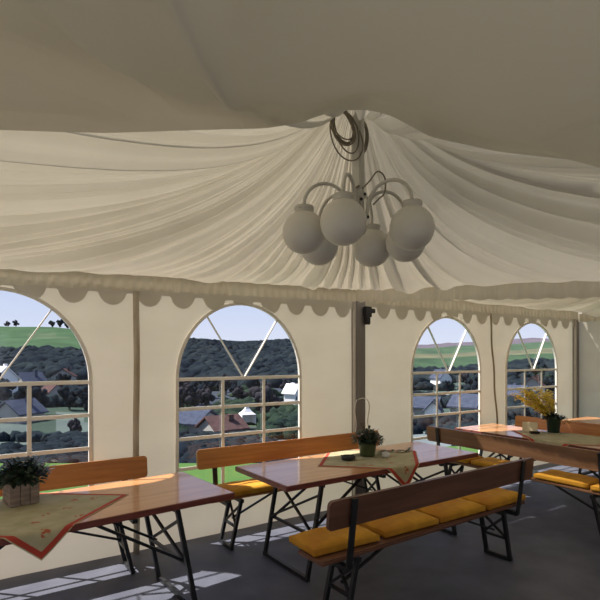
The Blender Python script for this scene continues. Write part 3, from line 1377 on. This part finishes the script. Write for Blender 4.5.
# black ashtray
t_ = thing('ashtray', 'low black ashtray on the middle table cloth', 'ashtray', (2.83, 3.47, TH + .006), R(10))
bm = bmesh.new()
lathe(bm, [(0, 0), (.055, 0), (.060, .004), (.064, .034), (.058, .036), (.052, .014), (0, .012)], n=24)
mesh_obj('bowl', bm, M['blackp'], t_, smooth=True)
for k in range(3):
    bm = bmesh.new()
    a = k * 2 * PI / 3
    box(bm, (.060 * math.cos(a), .060 * math.sin(a), .036), (.016, .012, .006), Matrix.Rotation(a, 3, 'Z'), bev=.001)
    mesh_obj('cigarette_rest', bm, M['blackp'], t_)

# forsythia bucket on the right table
t_ = thing('blossom_bucket', 'dark green bucket holding tall yellow blossom branches', 'flower bucket', (5.92, 3.34, TH + .006))
bm = bmesh.new()
lathe(bm, [(0, 0), (.065, 0), (.068, .006), (.082, .155), (.090, .160), (.090, .172), (.080, .172), (.074, .14), (0, .13)], n=28)
bk = mesh_obj('bucket', bm, M['bucket'], t_, smooth=True)
bm = bmesh.new()
tube(bm, [(.090 * math.cos(a), .03 * math.sin(a) - .0, .15 - .05 * math.sin(a)) for a in [k * PI / 14 for k in range(15)]], .003, 5)
mesh_obj('handle', bm, M['black'], bk)
bm_s, bm_y = bmesh.new(), bmesh.new()
rnd = random.Random(31)
# branches lean towards the wall (left in the photo)
for k in range(26):
    lx = rnd.uniform(-.46, .10)
    ly = rnd.uniform(-.12, .16)
    hz = rnd.uniform(.22, .44)
    d_ = Vector((lx * FY - ly * 0, -lx * FX + ly, hz))
    p0 = Vector((0, 0, .10))
    p1 = p0 + d_ * .5 + Vector((0, 0, .05))
    p2 = p0 + d_
    tube(bm_s, [p0, p1, p2], [.0035, .003, .0015], 5)
    for q in range(60):
        f = rnd.uniform(.30, 1)
        c_ = (p0.lerp(p1, f * 2) if f < .5 else p1.lerp(p2, f * 2 - 1))
        c_ = c_ + Vector((rnd.uniform(-.018, .018), rnd.uniform(-.018, .018), rnd.uniform(-.015, .015)))
        a = rnd.uniform(0, 6.3)
        leaf(bm_y, c_, (math.cos(a), math.sin(a), rnd.uniform(-.3, .8)), .038, .028, .1)
mesh_obj('branches', bm_s, M['twig'], t_)
mesh_obj('blossoms', bm_y, M['yellow'], t_)
mesh_obj('foliage', bushy(150, .12, .06, 12, .05, .03, .15), M['leaf'], t_)
bm = bmesh.new()
for k in range(14):
    petals(bm, Vector((.13 + .05 * math.sin(k * 2.3), -.10 + .05 * math.cos(k * 1.7), .10 + .02 * (k % 4))), .024, 5, k)
bl = mesh_obj('side_blossoms', bm, mat('orange_petal', (.75, .42, .10), .7), t_)
bm = bmesh.new()
for k in range(3):
    tube(bm, [(0, 0, .14), (.07, -.05, .20), (.12 + .02 * k, -.09 - .02 * k, .12)], .0025, 5)
mesh_obj('side_stems', bm, M['twig'], t_)

t_ = thing('menu_card', 'folded cream card standing left of the green blossom bucket', 'card', (5.72, 3.52, TH + .006), R(-62))
bm = bmesh.new()
for s_ in (-1, 1):
    box(bm, (0, s_ * .022, .06), (.17, .002, .122), Matrix.Rotation(s_ * R(20), 3, 'X'))
mesh_obj('folded_sheet', bm, M['card'], t_)
bm = bmesh.new()
box(bm, (0, 0, .015), (.105, .055, .03), bev=.004)
tag(mesh_obj('black_dish', bm, M['blackp'], loc=(5.62, 3.40, TH + .006), rotz=R(-40)), 'small rectangular black dish in front of the cream card', 'dish')

# ------------------------------------------------------------------ chandelier
CX, CZ = .326, 2.80
cc = at(300 + 500 * CX / CZ, 356, CZ)
base_w = Vector((cc.x, cc.y, EYE))


def cl_(dx, dz, h):
    """offset from stem: dx to camera right, dz away from camera, h above eye"""
    return Vector((dx * FY + dz * FX, -dx * FX + dz * FY, h))


t_ = thing('chandelier', 'white chandelier with six round opal globes on gooseneck arms', 'chandelier', base_w)
bm = bmesh.new()
TOPH = 1.345
box(bm, (0, 0, (TOPH + .70) / 2), (.054, .054, TOPH - .70), Matrix.Rotation(R(20), 3, 'Z'), bev=.006)
b2 = bmesh.new()
lathe(b2, [(.030, TOPH - .02), (.022, TOPH + .02), (.004, TOPH + .055), (0, TOPH + .056)], n=4)
join(bm, b2)
mesh_obj('stem', bm, M['white_metal'], t_)
bm = bmesh.new()
lathe(bm, [(0, .68), (.034, .68), (.046, .70), (.046, .735), (.034, .755), (.030, .88), (.036, .89), (.036, .92), (.028, .93), (0, .93)], n=20)
mesh_obj('hub', bm, M['white_metal'], t_, smooth=True)
GR, GD = .32, .1165
GH = .668
for ang in (198, 131, 250, 68, -36, 24):
    a = R(ang)
    ca, sa = math.cos(a), math.sin(a)
    pts = [cl_(.040 * ca, .040 * sa, .74), cl_(.055 * ca, .055 * sa, .80)]
    x0_, x1_ = .060, GR
    mid, rr = (x0_ + x1_) / 2, (x1_ - x0_) / 2
    for k in range(0, 17):
        b_ = PI - PI * k / 16
        xr = mid + rr * math.cos(b_)
        pts.append(cl_(xr * ca, xr * sa, .815 + rr * 1.0 * math.sin(b_) if k < 8 else .815 + rr * math.sin(b_)))
    bm = bmesh.new()
    tube(bm, pts, .0095, 10)
    arm = mesh_obj('arm', bm, M['white_metal'], t_, smooth=True)
    bm = bmesh.new()
    c_ = cl_(GR * ca, GR * sa, 0)
    lathe(bm, [(0, GH + .150), (.010, GH + .150), (.012, GH + .143), (.050, GH + .140), (.054, GH + .134), (.054, GH + .122), (.050, GH + .118), (.052, GH + .112), (.048, GH + .098), (0, GH + .098)], c_, 24)
    mesh_obj('gallery', bm, M['white_metal'], t_, smooth=True)
    bm = bmesh.new()
    lathe(bm, [(GD * math.sin(b_) if 0 < k < 24 else 0, GH - GD * math.cos(b_)) for k, b_ in enumerate([PI * q / 24 for q in range(25)])], c_, 32)
    g_ = mesh_obj('globe', bm, M['globe'], t_, smooth=True)
for k, (dx, dz, h) in enumerate(((.036, -.02, .90), (.05, -.02, .83), (.05, -.03, .77), (.012, -.045, .865))):
    bm = bmesh.new()
    box(bm, cl_(dx, dz, h), (.014, .014, .016), bev=.003)
    mesh_obj('terminal_block', bm, M['blackp'], t_)
bm = bmesh.new()
tube(bm, smooth_path([cl_(.02, -.02, .93), cl_(.06, -.03, .97), cl_(.10, -.03, 1.02), cl_(.135, -.02, 1.01), cl_(.15, -.02, .965), cl_(.14, -.03, .90), cl_(.11, -.03, .87), cl_(.08, -.02, .84)]), .0045, 6)
tube(bm, smooth_path([cl_(.0, -.04, .94), cl_(-.03, -.05, .91), cl_(-.04, -.05, .84), cl_(-.03, -.04, .77)]), .006, 6)
mesh_obj('wire', bm, M['cable'], t_, smooth=True)

# coil of cable hung at the stem top
bm = bmesh.new()
rnd = random.Random(2)
for k in range(9):
    rx = rnd.uniform(.045, .072) if k else .084
    rz = rnd.uniform(.085, .118) if k else .135
    cx_ = -.088 + rnd.uniform(-.010, .010)
    tilt = rnd.uniform(-.35, .1)
    dy = -.035 - .006 * k
    pts = []
    for q in range(29):
        b_ = 2 * PI * q / 28
        x_ = cx_ + rx * math.cos(b_)
        z_ = 1.35 - rz + rz * math.sin(b_)
        x_ -= (z_ - 1.25) * .25
        pts.append(cl_(x_, dy + .012 * math.sin(b_ * 2 + k), z_ ))
    tube(bm, pts, .0042, 6, cap=False)
for k in range(5):
    pts = []
    for q in range(25):
        b_ = 2 * PI * q / 24
        pts.append(cl_(.020 + (.028 + .004 * k) * math.cos(b_), .035 + .006 * k, 1.25 + (.080 + .005 * k) * math.sin(b_)))
    tube(bm, pts, .0045, 6, cap=False)
o_ = mesh_obj('cable_coil', bm, M['cable'], smooth=True)
o_.location = base_w
tag(o_, 'brown coiled cable hanging beside the top of the chandelier stem', 'cable')


# ------------------------------------------------------------------ countryside beyond the windows
def house(label, px, z, w_, d_, hw_, hr, rot, wallm, roofm, dz=0, group='village houses in the valley'):
    p_ = land_pt(px, z)
    p_.z += dz - .3
    w_, d_, hw_, hr = w_ * .52, d_ * .52, hw_ * .62, hr * .62
    t = thing('house', label, 'house', p_, rot, group)
    bm = bmesh.new()
    box(bm, (0, 0, hw_ / 2), (w_, d_, hw_))
    v = [bm.verts.new(c) for c in ((-w_ / 2, -d_ / 2, hw_), (w_ / 2, -d_ / 2, hw_), (0, -d_ / 2, hw_ + hr), (-w_ / 2, d_ / 2, hw_), (w_ / 2, d_ / 2, hw_), (0, d_ / 2, hw_ + hr))]
    bm.faces.new((v[0], v[1], v[2]))
    bm.faces.new((v[3], v[5], v[4]))
    mesh_obj('wall', bm, wallm, t)
    bm = bmesh.new()
    ov = .4
    for s_ in (-1, 1):
        a = Vector((s_ * (w_ / 2 + ov), 0, hw_ - hr * ov / (w_ / 2)))
        b_ = Vector((0, 0, hw_ + hr + .1))
        q = [bm.verts.new((c.x, y_, c.z + dzz)) for dzz in (0, .22) for c, y_ in ((a, -d_ / 2 - ov), (a, d_ / 2 + ov), (b_, d_ / 2 + ov), (b_, -d_ / 2 - ov))]
        for f in ((0, 1, 2, 3), (7, 6, 5, 4), (0, 4, 5, 1), (1, 5, 6, 2), (2, 6, 7, 3), (3, 7, 4, 0)):
            bm.faces.new([q[i] for i in f])
    mesh_obj('roof', bm, roofm, t)
    for ix in (-.28, .28):
        bm = bmesh.new()
        box(bm, (ix * w_, -d_ / 2 - .03, hw_ * .55), (w_ * .14, .08, hw_ * .3))
        mesh_obj('window', bm, M['wglass'], t)
    bm = bmesh.new()
    box(bm, (w_ * .2, d_ * .15, hw_ + hr * .9), (.7, .7, hr * .9))
    mesh_obj('chimney', bm, roofm, t)
    return t


Y_ = -math.atan2(FX, FY)
W_, Cc = M['render_white'], M['render_cream']
G_, B_ = M['roof_grey'], M['roof_red']
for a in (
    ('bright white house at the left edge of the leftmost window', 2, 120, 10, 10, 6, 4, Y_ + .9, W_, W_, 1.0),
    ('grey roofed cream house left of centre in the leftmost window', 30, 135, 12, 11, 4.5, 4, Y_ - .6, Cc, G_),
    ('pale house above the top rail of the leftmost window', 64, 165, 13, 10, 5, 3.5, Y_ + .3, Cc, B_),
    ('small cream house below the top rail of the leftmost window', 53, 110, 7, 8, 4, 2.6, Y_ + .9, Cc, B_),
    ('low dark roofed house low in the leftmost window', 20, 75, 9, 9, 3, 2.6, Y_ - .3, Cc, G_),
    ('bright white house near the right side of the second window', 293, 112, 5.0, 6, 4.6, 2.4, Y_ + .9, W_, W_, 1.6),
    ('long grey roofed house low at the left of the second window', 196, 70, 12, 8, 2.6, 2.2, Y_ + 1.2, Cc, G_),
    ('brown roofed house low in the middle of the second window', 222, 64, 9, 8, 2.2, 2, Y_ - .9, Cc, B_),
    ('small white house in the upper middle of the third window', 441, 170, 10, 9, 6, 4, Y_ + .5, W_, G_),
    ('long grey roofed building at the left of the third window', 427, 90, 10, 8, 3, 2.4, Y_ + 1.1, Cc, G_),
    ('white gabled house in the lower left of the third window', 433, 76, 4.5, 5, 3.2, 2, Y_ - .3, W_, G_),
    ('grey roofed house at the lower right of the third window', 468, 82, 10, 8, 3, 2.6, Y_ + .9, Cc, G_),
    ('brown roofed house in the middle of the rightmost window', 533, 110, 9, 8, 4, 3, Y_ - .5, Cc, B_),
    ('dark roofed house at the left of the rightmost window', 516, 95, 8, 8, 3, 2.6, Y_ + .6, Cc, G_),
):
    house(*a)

# small white peaked tent in the valley
p_ = land_pt(247, 71)
t_ = thing('garden_tent', 'small bright white peaked tent seen low through the second window', 'tent', p_ + Vector((0, 0, .9)), Y_ + .4)
t_.scale = (.6, .6, .6)
bm = bmesh.new()
s_ = 1.7
for k in range(4):
    a0, a1 = PI / 4 + k * PI / 2, PI / 4 + (k + 1) * PI / 2
    prev = None
    for f, h_ in ((1.0, 2.2), (.62, 2.75), (.30, 3.5), (.02, 4.7)):
        cur = (bm.verts.new((s_ * f * math.cos(a0) * 1.41, s_ * f * math.sin(a0) * 1.41, h_)), bm.verts.new((s_ * f * math.cos(a1) * 1.41, s_ * f * math.sin(a1) * 1.41, h_)))
        if prev:
            bm.faces.new((prev[0], prev[1], cur[1], cur[0]))
        prev = cur
mesh_obj('canopy', bm, M['render_white'], t_)
bm = bmesh.new()
box(bm, (0, s_ - .05, 1.1), (2 * s_, .05, 2.2))
box(bm, (-s_ + .05, 0, 1.1), (.05, 2 * s_, 2.2))
box(bm, (s_ - .05, 0, 1.1), (.05, 2 * s_, 2.2))
mesh_obj('side_panel', bm, M['render_white'], t_)


def crown_bm(seed, rx, rz, n_=34, sub=1):
    rnd = random.Random(seed)
    bm = bmesh.new()
    for k in range(n_):
        b2 = bmesh.new()
        bmesh.ops.create_icosphere(b2, subdivisions=sub, radius=1)
        off = Vector((rnd.gauss(0, 1), rnd.gauss(0, 1), rnd.gauss(0, 1))).normalized() * rnd.uniform(.2, .78)
        off = Vector((off.x * rx, off.y * rx, off.z * rz))
        r_ = rx * rnd.uniform(.18, .36)
        for v in b2.verts:
            n__ = 1 + .45 * noise.noise(v.co * 2.3 + Vector((k * 7.1, seed, 0)))
            v.co = Vector((v.co.x * r_, v.co.y * r_, v.co.z * r_ * rz / rx)) * n__ + off
        join(bm, b2)
    return bm


def make_tree(seed, h, r_, crownm, label):
    t = thing('tree', label, 'tree', (0, 0, 0), 0)
    cz = h - r_ * 1.0
    bm = crown_bm(seed, r_, r_ * 1.05)
    for v in bm.verts:
        v.co.z += cz
    mesh_obj('crown', bm, crownm, t, smooth=True)
    bm = bmesh.new()
    tube(bm, [(0, 0, -.3), (0, .05, h * .4), (.05, 0, cz)], [r_ * .09, r_ * .07, r_ * .04], 6)
    mesh_obj('trunk', bm, M['trunk'], t)
    return t


KINDS = [('dark rounded tree in the valley beyond the leftmost window', 'dark rounded tree in the valley beyond the second window',
          'dark rounded tree in the valley beyond the two right windows', 'tree_dark'),
         ('green rounded tree in the valley beyond the leftmost window', 'green rounded tree in the valley beyond the second window',
          'green rounded tree in the valley beyond the two right windows', 'tree_green'),
         ('bare greyish tree in the valley beyond the leftmost window', 'bare greyish tree in the valley beyond the second window',
          'bare greyish tree in the valley beyond the two right windows', 'tree_grey')]
protos = []
for k in range(3):
    protos.append(make_tree(40 + k, 8, 3.6, M[KINDS[k][3]], KINDS[k][0]))
used = [False] * 3
rnd = random.Random(77)
spots = []
placed = [o.location.copy() for o in COL.objects if o.get('category') in ('house', 'tent')]
for reg, (a, b), cnt in ((0, (-20, 92), 12), (1, (172, 306), 14), (2, (404, 486), 8), (2, (502, 560), 6)):
    k = tries = 0
    while k < cnt and tries < 900:
        tries += 1
        px = rnd.uniform(a, b)
        z = rnd.uniform(60, 165)
        p_ = land_pt(px, z)
        if all((Vector((p_.x, p_.y)) - Vector((q.x, q.y))).length > 8.0 for q in placed):
            placed.append(p_)
            spots.append((reg, px, z, rnd.choice((0, 0, 1, 2))))
            k += 1
spots += [(0, 52, 505, 0), (0, 60, 515, 0), (0, 68, 505, 0), (0, 76, 515, 0), (0, 7, 512, 2), (0, 16, 505, 2)]
ORD = ['first', 'second', 'third', 'fourth', 'fifth', 'sixth', 'seventh', 'eighth', 'ninth', 'tenth', 'eleventh', 'twelfth']
for reg, px, z, kd in spots:
    p_ = land_pt(px, z)
    s_ = rnd.uniform(.45, .95) * (1.0 if z < 300 else 1.5)
    if z < 80:
        s_ *= .55
    rz = rnd.uniform(0, 6)
    lab = KINDS[kd][min(reg, 2)]
    grp = 'valley trees: ' + lab
    rank = sorted(q[1] for q in spots if (q[0] if q[0] < 2 else 2) == min(reg, 2) and q[3] == kd and (q[2] > 480) == (z > 480)).index(px)
    if z > 480:
        grp = 'skyline trees on the green hill'
        lab = ('pale thin' if kd == 2 else 'dark') + ' skyline tree on the green hill, %s of its kind from the left' % ORD[rank]
    else:
        lab += ', %s from left' % ORD[min(rank, 11)]
    if not used[kd]:
        o_ = protos[kd]
        used[kd] = True
        o_.location = p_
        o_.rotation_euler = (0, 0, rz)
        o_['label'] = lab
        o_['group'] = grp
    else:
        o_ = dup(protos[kd], p_, rz, lab, grp)
    o_.scale = (s_, s_, s_ * rnd.uniform(.85, 1.15))


# woods covering the far hillside: nobody could count them
def name_big(z):
    return z < 100


def woods(name, label, x0, x1, z0, z1, n_, m_, seed, size):
    rnd = random.Random(seed)
    bm = bmesh.new()
    for k in range(n_):
        px, z = rnd.uniform(x0, x1), rnd.uniform(z0, z1)
        p_ = land_pt(px, z)
        r_ = size * rnd.uniform(.6, 1.3)
        b2 = bmesh.new()
        bmesh.ops.create_icosphere(b2, subdivisions=2 if name_big(z) else 1, radius=1)
        for v in b2.verts:
            q = 1 + .6 * noise.noise(v.co * 2 + Vector((k, 0, 0)))
            v.co = Vector((v.co.x * r_ * 1.2, v.co.y * r_ * 1.2, v.co.z * r_ + r_ * .25)) * q + p_
        join(bm, b2)
    tag(mesh_obj(name, bm, m_, smooth=True), label, 'woods', kind='stuff')


woods('woods', 'dark bluish woods covering the hillside in the second window', 98, 400, 182, 560, 4700, M['tree_dark'], 5, 3.0)
woods('woods', 'dark hedgerow woods below the green field in the leftmost window', -260, 98, 182, 290, 1700, M['tree_dark'], 6, 3.0)
woods('woods', 'dark band of woods low in the two right windows', 400, 720, 182, 250, 1000, M['tree_dark'], 8, 2.8)


def thicket(label, x0, x1, z0, z1, n_, m_, seed, size):
    rnd = random.Random(seed)
    bm = bmesh.new()
    k = tries = 0
    while k < n_ and tries < n_ * 8:
        tries += 1
        px, z = rnd.uniform(x0, x1), z0 * (z1 / z0) ** rnd.random()
        p_ = land_pt(px, z)
        r_ = size * rnd.uniform(.5, 1.2) * (z / 110) ** .5
        if noise.noise(Vector((p_.x * .045, p_.y * .045, seed))) < -.12:
            continue
        if any((Vector((p_.x, p_.y)) - Vector((q.x, q.y))).length < 4.6 + r_ for q in placed):
            continue
        k += 1
        b2 = bmesh.new()
        bmesh.ops.create_icosphere(b2, subdivisions=2 if name_big(z) else 1, radius=1)
        for v in b2.verts:
            q = 1 + .6 * noise.noise(v.co * 2 + Vector((k, 0, 0)))
            v.co = Vector((v.co.x * r_ * 1.1, v.co.y * r_ * 1.1, v.co.z * r_ + r_ * .3)) * q + p_
        join(bm, b2)
    tag(mesh_obj('undergrowth', bm, m_, smooth=True), label, 'undergrowth', kind='stuff')


thicket('dark bushes and hedges around the houses in the leftmost window', -220, 115, 62, 172, 2000, M['tree_dark'], 15, 1.5)
thicket('dark green bushes and hedges in the valley of the second window', 116, 399, 60, 172, 2300, M['tree_green'], 16, 1.5)
thicket('dark bushes around the houses in the two right windows', 400, 720, 62, 172, 2200, M['tree_dark'], 17, 1.5)
thicket('low dark hedges just beyond the lawn edge, left two windows', -220, 394, 30, 58, 2300, M['tree_dark'], 19, 1.1)
thicket('low dark hedges just beyond the lawn edge, right two windows', 396, 720, 30, 58, 1500, M['tree_dark'], 20, 1.1)
